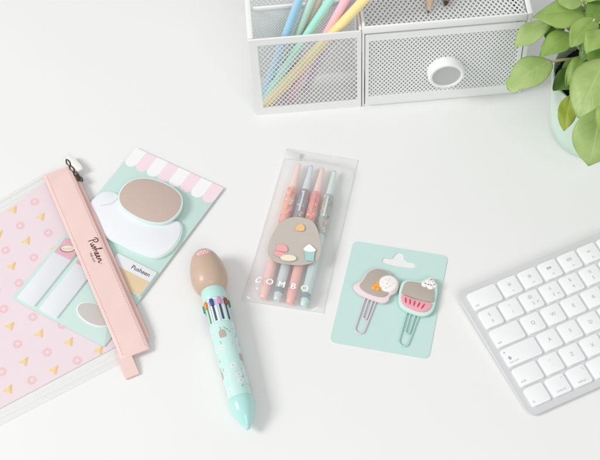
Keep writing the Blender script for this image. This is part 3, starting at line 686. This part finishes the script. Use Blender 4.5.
    # fabric loop at the lower end
    q0 = Mi @ at(115.5, 354, 5); q1 = Mi @ at(131.5, 351, 5); q2 = Mi @ at(121, 379, 4); 
    bm = NEW(); xa = q0.x-1; xb = q2.x+0.5
    band(bm, xa, xb, q0.y, q0.y+11.5, lambda x, y: 2.2+2.8*math.sin(math.pi*min(1, 0.25+0.75*(x-xa)/(xb-xa))), 1.6, 16, 8); obj('loop_tab', bm, pinkm, t, M, 50)
    # zip slider and pull at the upper end
    bm = NEW(); s0 = Mi @ at(68.5, 160, 8); s1 = Mi @ at(79, 173, 8)
    brz = mat('dark_bronze', (96, 84, 76), 0.35, 0.1, 500, 0, 0, 0.5, 0, 0.9)
    ch = [Mi @ at(*p, 7) for p in ((66.5, 159.5), (70, 166), (74, 172), (78, 176.5), (82.5, 181))]
    for i in range(4):
        a, b = ch[i], ch[i+1]; mid = (a+b)/2; dd = (b-a); n = Vector((-dd.y, dd.x, 0)).normalized()*1.5
        tube(bm, smooth([a, mid+n, b, mid-n], True, 6), 0.65, 8, True)
    prism(bm, rrect(ch[3].x-2.5, ch[3].y-2.0, ch[3].x+5, ch[3].y+1.6, 1.4), 5.2, 8.2, 0.7)
    obj('zip_slider', bm, brz, t, M, 40)
    pa, pb = Mi @ at(69.5, 158, 6), Mi @ at(80, 169.5, 6); dd = (pb-pa).normalized(); nn = Vector((-dd.y, dd.x, 0))
    bm = NEW(); o2 = [pa+dd*u*(pb-pa).length+nn*v for u, v in ((-.06, -2.5), (0.5, -3.6), (1.0, -3.0), (1.08, 0), (1.0, 3.0), (0.5, 3.6), (-.06, 2.5), (-.12, 0))]
    prism(bm, smooth([p.xy for p in o2], True, 5), 4.5, 7.2, 0.8); obj('zip_pull', bm, mat('cream_pull', (240, 238, 232), 0.45), t, M, 40)
pencil_case()

# ------------------------------------------------------------------ ten-colour pen
def fat_pen():
    P0 = at(202.0, 250.5, 16); P1 = at(248.5, 430.5, 7); P0.z = 15.9; P1.z = 8.6
    M = axisM(P0, P1); LN = (P1-P0).length
    t = thing('multicolor_pen', 'chunky mint pen with coloured sliders and a smooth taupe topper', 'pen', (P0.x, P0.y, 0))
    mintp = mat('mint_plastic', (190, 230, 222), 0.28, 0.015, 60, 0, 0, 0.5, 0.3)
    # topper: egg
    pr = [(p[0], p[1], 0) for p in [(0, 0), (0.35, 3.0), (1.2, 5.0), (3, 7.4), (6, 9.8), (10, 11.8), (15, 13.5), (20.5, 14.6), (26, 15.2), (31, 15.0), (35, 14.2), (38.5, 12.6), (40.6, 10.8), (41.4, 9.4)]]
    pr = [(0, 0)]+[(q.x, q.y) for q in smooth(pr, False, 4)][1:]+[(41.5, 0)]
    bm = NEW(); lathe(bm, pr, 56, 0, M); obj('topper', bm, mat('taupe_gloss', (200, 174, 154), 0.42, 0.02, 60, 0, 0, 0.5, 0.2), t, None, 60)
    bm = NEW(); b2 = bmesh.new(); bmesh.ops.create_uvsphere(b2, u_segments=28, v_segments=14, radius=1)
    PM = M @ Matrix.Rotation(math.radians(-93), 4, 'Z') @ T((11.0, 0, 9.2)) @ Matrix.Rotation(math.radians(-16), 4, 'Y')
    b2.transform(Matrix.Diagonal((2.0, 6.2, 2.5, 1))); join(bm, b2, 0); pst = obj('pastry', bm, mat('pink_glaze', (240, 196, 198), 0.3, 0.03), t, PM, None)
    bm = NEW()
    for y, z in ((-4, .2), (-2.2, -.7), (-0.6, .6), (1.0, -.5), (2.6, .5), (4.2, -.1)):
        b2 = bmesh.new(); bmesh.ops.create_uvsphere(b2, u_segments=10, v_segments=6, radius=0.42); b2.transform(T((2.0*math.sqrt(max(0, 1-(y/6.2)**2-(z/2.5)**2)), y, z))); join(bm, b2, 0)
    obj('sprinkles', bm, mat('berry_sprinkle', (188, 84, 110), 0.4), pst, PM, None)
    # collar, slider body, sleeve, tip
    bm = NEW(); lathe(bm, [(39.0, 7), (39.0, 9.4), (39.8, 10.0), (51.5, 10.35), (52.2, 10.15), (52.2, 0)], 56, 0, M); obj('collar', bm, mintp, t, None, 40)
    bm = NEW(); lathe(bm, [(52.22, 0), (52.22, 9.5), (77, 9.3), (77, 0)], 56, 0, M); obj('slider_body', bm, mat('white_plastic', (232, 240, 240), 0.3, 0.01), t, None, 40)
    cols = [(226, 140, 196), (70, 72, 142), (236, 152, 80), (52, 160, 156), (90, 60, 150), (200, 60, 60), (60, 100, 190), (60, 60, 60), (86, 140, 96), (150, 78, 72)]
    slot = mat('slot_dark', (70, 78, 104), 0.5, 0.03); slot2 = mat('slot_green', (110, 140, 100), 0.5, 0.03)
    off = math.radians(-107)
    for k in range(10):
        a = off+2*math.pi*k/10
        R = M @ Matrix.Rotation(a, 4, 'Z')
        bm = NEW(); box(bm, 8.6, -0.95, 54, 9.72, 0.95, 73.5, 0.2); obj('slot', bm, slot2 if k in (8, 2, 6) else slot, t, R)
        bm = NEW(); box(bm, 9.0, -1.6, 53.4, 11.6, 1.6, 59.5, 0.7); obj('slider', bm, mat('slider_%d_%d_%d' % cols[k], cols[k], 0.35), t, R, 40)
        bm = NEW(); b_ = 2*math.pi/20
        box(bm, 9.0, -0.5, 53.9, 10.15, 0.5, 75.4, 0.25); obj('rib', bm, mintp, t, R @ Matrix.Rotation(b_, 4, 'Z'))
    bm = NEW(); lathe(bm, [(75, 0), (75, 10.0), (75.6, 10.35), (77, 10.35), (140, 9.75), (142.2, 9.6), (142.2, 0)], 56, 0, M); obj('sleeve', bm, mat('mint_pearl', (198, 231, 225), 0.22, 0.02, 80, 0, 0, 0.5, 0.4), t, None, 40)
    bm = NEW(); prof = [(142.25, 0), (142.25, 9.5), (143.2, 9.9), (146, 9.85)]
    for k in range(1, 13):
        s = k/12; prof.append((146+(LN-146-3)*s, 9.85*(1-s**1.9*0.74)))
    prof += [(LN-1.6, 2.2), (LN-0.5, 1.7), (LN, 0)]
    bm = NEW(); lathe(bm, prof, 56, 0, M); obj('tip_cone', bm, mat('aqua_gloss', (178, 226, 220), 0.18, 0.01, 60, 0, 0, 0.5, 0.5), t, None, 45)
    # small printed motifs on the sleeve
    def wrap(bm, pts, t0, a0, mi, lift):
        """outline in mm wrapped round the sleeve"""
        vs = []
        for x, y in pts:
            tt = t0+y; r = 10.35-(tt-76)*0.6/64+lift; a = a0+x/r
            vs.append(bm.verts.new(M @ Vector((r*math.cos(a), r*math.sin(a), tt))))
        cx = sum(p[0] for p in pts)/len(pts); cy = sum(p[1] for p in pts)/len(pts); n = len(pts)
        def on(x, y):
            tt = t0+y; r = 10.35-(tt-76)*0.6/64+lift; a = a0+x/r; return bm.verts.new(M @ Vector((r*math.cos(a), r*math.sin(a), tt)))
        mid = [on(cx+(x-cx)*0.5, cy+(y-cy)*0.5) for x, y in pts]; ce = on(cx, cy)
        for i in range(n):
            j = (i+1) % n
            for q in ((vs[i], vs[j], mid[j], mid[i]), (mid[i], mid[j], ce)):
                f = bm.faces.new(q); f.material_index = mi
    rnd = random.Random(5)
    A0 = math.radians(-90)
    pm = [mat('print_taupe', (186, 172, 158), 0.3), mat('print_pink', (232, 196, 210), 0.3), mat('print_white', (222, 240, 237), 0.3), mat('print_grey', (146, 152, 156), 0.3), mat('print_green', (120, 170, 140), 0.3)]
    bm = NEW()
    used = []
    def spot(gap, t_lo=81, t_hi=138):
        for _ in range(400):
            tt, a = rnd.uniform(t_lo, t_hi), rnd.uniform(0, 2*math.pi)
            if all(math.hypot(tt-u, ((a-b+math.pi) % (2*math.pi)-math.pi)*10) > gap+g for u, b, g in used):
                used.append((tt, a, gap)); return tt, a
        return None
    for k in range(5):
        tt, a = 87+11*((k*3) % 5), A0+0.12+k*1.257; used.append((tt, a, 4.2))
        wrap(bm, smooth([(-2.7, 3.0), (-3.0, 0), (-2.3, -3.2), (0, -3.7), (2.3, -3.2), (3.0, 0), (2.7, 3.0), (0, 3.6)], True, 3), tt, a, 0, 0.06)
    for k in range(30):
        q = spot(2.1)
        if q:
            wrap(bm, ellipse(0, 0, rnd.uniform(1.9, 3.0), rnd.uniform(1.5, 2.1), rnd.uniform(-.6, .6), 16), q[0], q[1], 2, 0.03)
            wrap(bm, [(p[0]*.9, p[1]*.9) for p in ((0, 1.5), (-1.4, 0.2), (-1.3, -0.9), (-0.6, -1.2), (0, -0.7), (0.6, -1.2), (1.3, -0.9), (1.4, 0.2))], q[0], q[1], 1, 0.08)
    for k in range(40):
        q = spot(0.9)
        if q: wrap(bm, ellipse(0, 0, 0.34, rnd.uniform(1.2, 2.0), rnd.uniform(-.7, .7), 8), q[0], q[1], 3 if k % 3 else 4, 0.1)
    for k in range(40):
        q = spot(0.6)
        if q: wrap(bm, ellipse(0, 0, 0.6, 0.6, 0, 10), q[0], q[1], 1 if k % 2 else 2, 0.08)
    obj('sleeve_print', bm, pm, t, None, None)
fat_pen()

# ------------------------------------------------------------------ four slim pens and their clear pouch
def slim_pens():
    specs = [('coral', (299, 165), (263, 298), (245, 174, 154), (251, 216, 208), (248, 200, 194), 'coral pen at the left side of the clear pouch'),
             ('slate', (311.5, 167), (276.5, 300), (142, 152, 160), (216, 228, 233), (206, 220, 222), 'slate grey pen between two coral pens in the pouch'),
             ('rose', (322.5, 169), (289.5, 303), (240, 160, 152), (250, 216, 210), (248, 186, 178), 'rose red pen between the slate and grey-green pens in the pouch'),
             ('sage', (334.5, 172), (303.5, 306), (164, 174, 164), (214, 230, 228), (200, 224, 221), 'grey-green pen at the right side of the clear pouch')]
    for nm, pA, pB, cb, cc, cl, label in specs:
        A = at(*pA, 6); B = at(*pB, 6); A.z = B.z = 5.4; Ln = (B-A).length; M = axisM(A, B)
        t = thing('gel_pen', label, 'pen', (A.x, A.y, 0.6), 0, 'slim pens inside the clear pouch')
        capm = mat('cap_'+nm, cc, 0.25, 0.02, 80, 0, 0, 0.5, 0.2); bar = mat('barrel_'+nm, cb, 0.35, 0.12, 160, 0, 0, 0.5, 0.2); low = mat('grip_'+nm, cl, 0.25, 0.03, 80, 0, 0, 0.5, 0.2)
        bm = NEW(); lathe(bm, [(0, 0), (0, 1.7), (0.5, 2.2), (12, 2.7), (25, 3.5), (27, 3.6), (27, 0)], 28, 0, M); obj('cap_tip', bm, capm, t, None, 40)
        bm = NEW(); lathe(bm, [(-0.02, 1.5), (-0.9, 1.3), (-1.1, 0)], 16, 0, M); obj('cap_end', bm, mat('end_'+('dark' if nm in ('slate', 'sage') else nm), (110, 130, 146) if nm in ('slate', 'sage') else cb, 0.4), t, None, 40)
        bm = NEW(); lathe(bm, [(27.05, 0), (27.05, 4.3), (28, 4.6), (68, 4.6), (69, 4.3), (69, 0)], 28, 0, M); obj('barrel', bm, bar, t, None, 40)
        bm = NEW(); lathe(bm, [(69.05, 0), (69.05, 4.1), (70, 4.2), (Ln-14, 4.15), (Ln-6, 3.7), (Ln-1, 3.0), (Ln, 2.4), (Ln, 0)], 28, 0, M); obj('grip', bm, low, t, None, 40)
        bm = NEW(); lathe(bm, [(Ln-34, 1.9), (Ln-34, 4.46), (Ln-22, 4.46), (Ln-22, 1.9)] if False else [(Ln-11.5, 4.2), (Ln-11.3, 4.3), (Ln-6.6, 3.85), (Ln-6.5, 3.5)], 28, 0, M)
        obj('grip_ring', bm, mat('ring_'+nm, (120, 152, 158) if nm in ('slate', 'sage') else cl, 0.35), t, None, 40)
        rnd = random.Random(len(nm)*7+cb[0]); bm = NEW(); cols = [(255, 236, 226), (250, 208, 150), (226, 120, 110), (200, 226, 222), (96, 104, 110)]
        for k in range(96):                       # tiny flecks printed round the barrel
            a = rnd.uniform(0, 6.28); tt = rnd.uniform(29, 67); r = 4.66; s = rnd.uniform(0.6, 1.9)
            vs = [bm.verts.new(M @ Vector(((r)*math.cos(a+x/r), (r)*math.sin(a+x/r), tt+y))) for x, y in ellipse(0, 0, s, s*rnd.uniform(.5, 1), rnd.uniform(0, 3), 9)]
            f = bm.faces.new(vs); f.material_index = rnd.choice((0, 1, 2, 3, 4) if nm in ('slate', 'sage') else (0, 0, 1, 2, 2))
        obj('barrel_print', bm, [mat('fleck_%d' % i, c_, 0.35) for i, c_ in enumerate(cols)], t, None, None)
        bm = NEW(); R = M @ Matrix.Rotation(math.radians(-90), 4, 'Z')
        box(bm, 4.4, -0.9, 30, 5.6, 0.9, 52, 0.4); obj('clip', bm, capm if nm in ('slate', 'sage') else bar, t, R, 40)
slim_pens()

def pouch():
    M = frame2(at(287, 149), at(357.5, 160.5)); Mi = M.inverted()
    q = [Mi @ at(*p) for p in ((287, 149), (357.5, 160.5), (242, 301), (323, 313.5))]
    Wt = 66.0; Hh = 167.0
    t = thing('pen_pouch', 'clear zip pouch printed with a grey blob, pastries and COMBO', 'pouch', M.translation, M.to_euler().z)
    def X(u, v): # u 0..1 across, v 0..1 down
        a = q[0].lerp(q[1], u); b = q[2].lerp(q[3], u); return a.lerp(b, v)
    def fz(u, v, top=True):
        eu = min(u, 1-u); ev = min(v*1.0, 1-v)
        k = min(1, eu*5.5)*min(1, max(0, v-0.05)*16)*min(1, (1-v)*22); k = max(0, k); k = k*k*(3-2*k)
        if not top: return 0.25
        z = 0.7+11.9*k + (1-k)*0.5*(1+math.sin(u*17+v*9))*min(1, ev*20)*min(1, eu*20)
        z += 0.20*k*math.sin(u*26+3*math.sin(v*9))+0.07*k*math.sin(v*52+4*math.sin(u*5))+0.5*math.exp(-((v-0.975)/0.012)**2)*(1+math.sin(u*17.5-0.8+v*3))*min(1, eu*8)
        return z
    nu, nv = 46, 90
    bm = bmesh.new()
    for top in (True, False):
        G = [[bm.verts.new(Vector((X(i/nu, j/nv).x, X(i/nu, j/nv).y, fz(i/nu, j/nv, top)))) for j in range(nv+1)] for i in range(nu+1)]
        for i in range(nu):
            for j in range(nv): bm.faces.new((G[i][j], G[i+1][j], G[i+1][j+1], G[i][j+1]))
    obj('film', bm, film('pouch_film', (1, 1, 1), 0.21, 0.15, (0.985, 0.985, 0.985), 1.0, 0.5), t, M, None, recalc=False)
    # edge welds and zip
    bm = NEW()
    for a, b in (((0, 0), (1, 0)), ((0, 0), (0, 1)), ((1, 0), (1, 1)), ((0, 1), (1, 1))):
        P = []
        for k in range(25):
            s = k/24; p = X(a[0]+(b[0]-a[0])*s, a[1]+(b[1]-a[1])*s); P.append((p.x, p.y, 0.6))
        tube(bm, P, 0.4, 6)
    for v in (0.045, 0.065):
        tube(bm, [(X(k/20, v).x, X(k/20, v).y, fz(k/20, v)+0.35) for k in range(21)], 0.45, 6)
    obj('edge_weld', bm, film('weld_clear', (1, 1, 1), 0.5, 0.12, (0.98, 0.98, 0.98), 1.0, 0.15, 0.0), t, M, 60)  # milky white put into the welds to give bright edge glints
    bm = NEW(); c = X(0.10, 0.05); box(bm, c.x-6.5, c.y-3.6, 0.9, c.x+7.5, c.y+4.2, 3.6, 0.9); obj('zip_slider', bm, film('slider_frost', (1, 1, 1), 0.8, 0.2, (0.98, 0.98, 0.98), 1.0, 0.3, 0.0), t, M, 40)
    # printing on the front film (drawn on the surface)
    def uv_of(px, py, z=10.5):
        p = Mi @ at(px, py, z)
        v = 0.5; u = 0.5
        for _ in range(8):
            a = X(0, v); b = X(1, v); u = (p.x-a.x)/(b.x-a.x); tt, bb = X(u, 0), X(u, 1); v = (p.y-tt.y)/(bb.y-tt.y)
        return u, v
    def zs(x, y):
        v = 0.5; u = 0.5
        for _ in range(6):
            a = X(0, v); b = X(1, v); u = (x-a.x)/(b.x-a.x); tt, bb = X(u, 0), X(u, 1); v = (y-tt.y)/(bb.y-tt.y)
        return fz(min(max(u, 0), 1), min(max(v, 0), 1))
    def decal(bm, pxs, mi, lift, n=4, sm=True):
        pts = [(Mi @ at(*p, 11.5)).xy for p in pxs]
        if sm: pts = smooth(pts, True, n)
        # grid fill so that the print follows the film
        b = bmesh.new(); vs = [b.verts.new((p[0], p[1], 0)) for p in pts]; f = b.faces.new(vs)
        bmesh.ops.triangulate(b, faces=[f]); bmesh.ops.subdivide_edges(b, edges=b.edges[:], cuts=3, use_grid_fill=True)
        for v in b.verts: v.co.z = zs(v.co.x, v.co.y)+lift
        join(bm, b, mi)
    def el(cx, cy, a, b, r=0, n=16): return ellipse(cx, cy, a, b, r, n)
    pm = [mat('ink_grey', (198, 190, 181), 0.4, 0.03, 120), mat('ink_pink', (240, 176, 176), 0.4), mat('ink_cream', (240, 232, 210), 0.4), mat('ink_mint', (170, 212, 208), 0.4), mat('ink_orange', (244, 200, 140), 0.4), mat('ink_white', (250, 250, 248), 0.35)]
    bm = NEW()
    decal(bm, [(279, 225), (287, 219.5), (299, 218), (312, 222), (318, 232), (321, 247), (319, 259), (309, 265), (293, 266), (276, 263), (268, 255), (270, 241)], 0, 0.35)
    decal(bm, [(297, 227.5), (301, 225), (304.5, 228), (304, 232), (299, 232.5), (295.5, 231)], 4, 1.5)
    decal(bm, [(277, 247.5), (280, 246), (284, 246.5), (287, 248.5), (287, 253), (277, 252)], 1, 1.5)
    decal(bm, el(281, 256.2, 7.5, 2.6, 0.28), 1, 1.55); decal(bm, el(288.5, 259.6, 8, 3.2, 0.08), 2, 1.6)
    decal(bm, [(304.5, 252), (315, 253), (313.5, 263), (305.5, 262)], 3, 1.5, sm=False); decal(bm, [(303.5, 251.5), (306, 248), (309.5, 246), (313, 248.5), (316, 252.5), (310, 253.5)], 5, 1.6)
    obj('film_print', bm, pm, t, M, None)
    bm = NEW()
    for s, p in zip('COMBO', ((258.2, 280.2), (269.6, 282.0), (281.6, 284.4), (293.2, 286.4), (304.6, 288.4))):
        P = Mi @ at(*p, 9)
        for _ in range(6): P = Mi @ at(*p, zs(P.x, P.y)+0.5)
        smp = [(P.x+dx, P.y+dy) for dx in (-4, -2, 0, 2, 4) for dy in (-4, -2, 0, 2, 4)]
        A_ = np.array([[x, y, 1] for x, y in smp]); zz = np.array([zs(x, y) for x, y in smp])
        co = np.linalg.lstsq(A_, zz, rcond=None)[0]; lift = float((zz-A_ @ co).max())+0.35
        b = NEW()
        for n_, dx in enumerate((-0.26, 0, 0.26)): text(b, s, 8.0, P.x+dx, P.y, 0.02*n_, th=0.03)
        for v in b.verts: v.co.z += co[0]*v.co.x+co[1]*v.co.y+co[2]+lift
        join(bm, b)
    obj('lettering', bm, pm[5], t, M)
pouch()

# ------------------------------------------------------------------ clip card and its two charm clips
CARD = frame2(at(353.5, 241.2), at(447.7, 256.4))
def clip_card():
    t = thing('clip_card', 'plain mint hang card with rounded corners under two charm paper clips', 'card', CARD.translation, CARD.to_euler().z)
    bm = bmesh.new(); out = rrect(0, -101.5, 81.8, 0, 4.5, 8)
    hole = smooth([(27.5, -14.8), (29, -12.6), (33.5, -12.3), (36, -11), (37.5, -7), (40.5, -4.8), (44, -6), (46, -10.5), (49, -12.3), (54, -12.8), (56.3, -15.2), (54.8, -18), (48, -18.6), (42, -18.8), (35, -18.2), (29, -17.2)], True, 5)
    for z in (0.1, 0.7):
        a = [bm.verts.new((p[0], p[1], z)) for p in out]; b = [bm.verts.new((p[0], p[1], z)) for p in hole]
        ea = [bm.edges.new((a[i], a[(i+1) % len(a)])) for i in range(len(a))]; eb = [bm.edges.new((b[i], b[(i+1) % len(b)])) for i in range(len(b))]
        bmesh.ops.triangle_fill(bm, edges=ea+eb, use_beauty=True)
        if z == 0.1: A0, B0 = a, b
    for lo, hi in ((A0, a), (B0, b)):
        for i in range(len(lo)): bm.faces.new((lo[i], lo[(i+1) % len(lo)], hi[(i+1) % len(hi)], hi[i]))
    obj('card', bm, mint_card, t, CARD)
clip_card()
def u_wire(bm, l0, l1, r1, r0, z, r=0.72):
    """U of wire: down the left leg, round the bend, up the right leg"""
    l0, l1, r1, r0 = map(Vector, (l0, l1, r1, r0)); c = (l1+r1)/2; h = (r1-l1)/2; ax = -((l0-l1).normalized()+(r0-r1).normalized()).normalized()
    P = [l0, l1]+[c-h*math.cos(a)+ax*h.length*math.sin(a) for a in [math.pi*k/12 for k in range(1, 12)]]+[r1, r0]
    tube(bm, [(p.x, p.y, z) for p in P], r, 10)
def charm_clips():
    z = 0.7; zc = z+1.6
    greyp = mat('grey_rubber', (182, 172, 162), 0.5, 0.03, 500, 0.04, 1500)
    icing = mat('white_rubber', (243, 240, 238), 0.45, 0.015); pinkr = mat('pink_rubber', (238, 168, 178), 0.5, 0.02); palep = mat('pale_pink_rubber', (238, 218, 222), 0.45, 0.02); mintr = mat('mint_rubber', (206, 234, 226), 0.45, 0.015)
    t = thing('paper_clip', 'pale pink paper clip with a charm of a round white cookie', 'paper clip', CARD @ Vector((27, -60, z)), CARD.to_euler().z, 'charm paper clips on the mint card')
    bm = NEW(); u_wire(bm, (21.0, -52), (18.2, -84.6), (26.2, -86.2), (31.0, -52), z+0.8); u_wire(bm, (24.2, -52), (22.3, -73.2), (25.8, -73.8), (27.7, -52), z+0.9); obj('wire', bm, mat('pink_wire', (226, 208, 214), 0.3, 0.02), t, CARD, 60)
    back = smooth([(9.6, -46), (10.4, -50), (17, -54.4), (28, -57.4), (36.5, -58.4), (40.4, -55.4), (41.2, -50.6), (45.3, -45.8), (46.6, -40), (44.5, -34.5), (39.6, -31.6), (35.6, -28.0), (28.5, -25.9), (21.5, -27.6), (17.4, -33), (14.6, -41), (12, -43.6)], True, 6)
    bm = NEW(); prism(bm, back, zc, zc+2.6, 0.7); obj('charm_base', bm, palep, t, CARD)
    bm = NEW(); prism(bm, smooth([(14.4, -47), (16.6, -40), (18.8, -33), (23, -28.6), (29, -27.3), (34.6, -29), (38, -34), (39.2, -43), (38.8, -50), (35.4, -53.6), (28, -53.8), (19.5, -51.4)], True, 6), zc+2.62, zc+3.9, 0.6); obj('charm_front', bm, greyp, t, CARD)
    bm = NEW(); lathe(bm, [(0, 8.1), (2.1, 8.1), (2.8, 7.4), (3.1, 6.4), (3.2, 0)], 40, M=T((37.7, -40.6, zc+2.3))); ck = obj('cookie', bm, icing, t, CARD, 50)
    bm = NEW(); rnd = random.Random(3)
    for k in range(16):
        a = rnd.uniform(0, 6.28); r = rnd.uniform(1, 6.2); prism(bm, ellipse(37.7+r*math.cos(a), -40.6+r*math.sin(a), 0.4, 0.25, a*3, 8), zc+5.5, zc+5.65)
    obj('sprinkles', bm, mat('sprinkle_rose', (226, 176, 186), 0.5), ck, CARD)
    bm = NEW()
    for x, y, r in ((26.6, -46.6, 2.3), (30.2, -47.4, 2.1), (29.3, -43.8, 2.2), (27.6, -44.6, 1.9), (32.4, -46.0, 1.4), (29.0, -40.6, 1.5)):
        lathe(bm, [(0, r), (0.5, r*0.96), (1.1, r*0.7), (1.4, 0)], 18, M=T((x, y, zc+3.9)))
    obj('orange_drops', bm, mat('orange_rubber', (240, 172, 84), 0.45, 0.05), t, CARD)
    # second clip
    t = thing('paper_clip', 'mint green paper clip with a charm of a pink cupcake and cream', 'paper clip', CARD @ Vector((63, -65, z)), CARD.to_euler().z, 'charm paper clips on the mint card')
    bm = NEW(); u_wire(bm, (57.6, -58), (55.6, -89.0), (63.6, -91.0), (68.4, -58), z+0.8); u_wire(bm, (60.8, -58), (59.2, -79.8), (62.7, -80.6), (65.0, -58), z+0.9); obj('wire', bm, mat('mint_wire', (178, 216, 207), 0.3, 0.02), t, CARD, 60)
    back = smooth([(47.6, -44), (48.4, -36.5), (52, -33.2), (59, -32.4), (64, -31.4), (67.5, -28.2), (71.8, -26.6), (76, -29.6), (78.6, -36.5), (79.2, -46), (78.8, -55), (76, -61.5), (70.5, -64.6), (62, -64), (53.5, -61), (49, -55.5)], True, 6)
    bm = NEW(); prism(bm, back, zc, zc+2.6, 0.7); obj('charm_base', bm, mintr, t, CARD)
    bm = NEW(); prism(bm, smooth([(50, -45.5), (50.8, -38), (54, -35), (62, -34.4), (70, -35), (75.5, -38.5), (77, -46), (76.4, -51), (63, -50.4), (51, -47.6)], True, 6), zc+2.62, zc+3.9, 0.5); obj('charm_front', bm, greyp, t, CARD)
    bm = NEW(); prism(bm, smooth([(50.4, -49), (56, -49.6), (63, -51.4), (70, -52.2), (76, -52.6), (75, -58), (71.5, -61.4), (65, -61.8), (58, -60), (53, -57.4), (51, -53.5)], True, 6), zc+2.62, zc+4.1, 0.5); cup = obj('cupcake_case', bm, pinkr, t, CARD)
    bm = NEW()
    for k in range(5):
        x = 54.6+k*3.75; y = -52.4-k*0.75; lean = (-0.5, -0.3, 0.1, 0.6, 0.9)[k]
        tube(bm, [(x+lean, y+1.0, zc+4.1), (x, y-1.4, zc+4.25), (x-lean*1.2, y-4.0, zc+4.1)], [0.4, 0.62, 0.4], 8)
    obj('case_pleats', bm, mat('raspberry_rubber', (196, 72, 104), 0.5), cup, CARD)
    bm = NEW()
    for x, y, r, h in ((67.6, -35.2, 3.0, 2.6), (72.6, -36.4, 3.2, 2.7), (75.6, -34.6, 2.5, 2.4), (70.2, -32.6, 3.0, 3.1), (73.4, -32.4, 2.8, 3.0), (71.8, -29.6, 2.0, 2.4)):
        lathe(bm, [(0, r), (h*0.4, r*0.98), (h*0.75, r*0.75), (h*0.95, r*0.4), (h, 0)], 20, M=T((x, y, zc+2.7)))
    cr = obj('cream_swirl', bm, icing, t, CARD, 60)
    bm = NEW()
    for x, y, a in ((68, -35.2, .4), (70.2, -33.2, 1.9), (72.7, -36.2, .9), (73.4, -32.5, 2.4), (75.4, -35.0, .1), (70.8, -35.8, 1.3), (71.9, -30.4, .6)):
        c_, s_ = math.cos(a)*0.6, math.sin(a)*0.6; tube(bm, [(x-c_, y-s_, zc+5.45), (x+c_, y+s_, zc+5.5)], 0.3, 6)
    obj('sprinkles', bm, mat('sprinkle_dark', (70, 80, 84), 0.5), cr, CARD)
charm_clips()
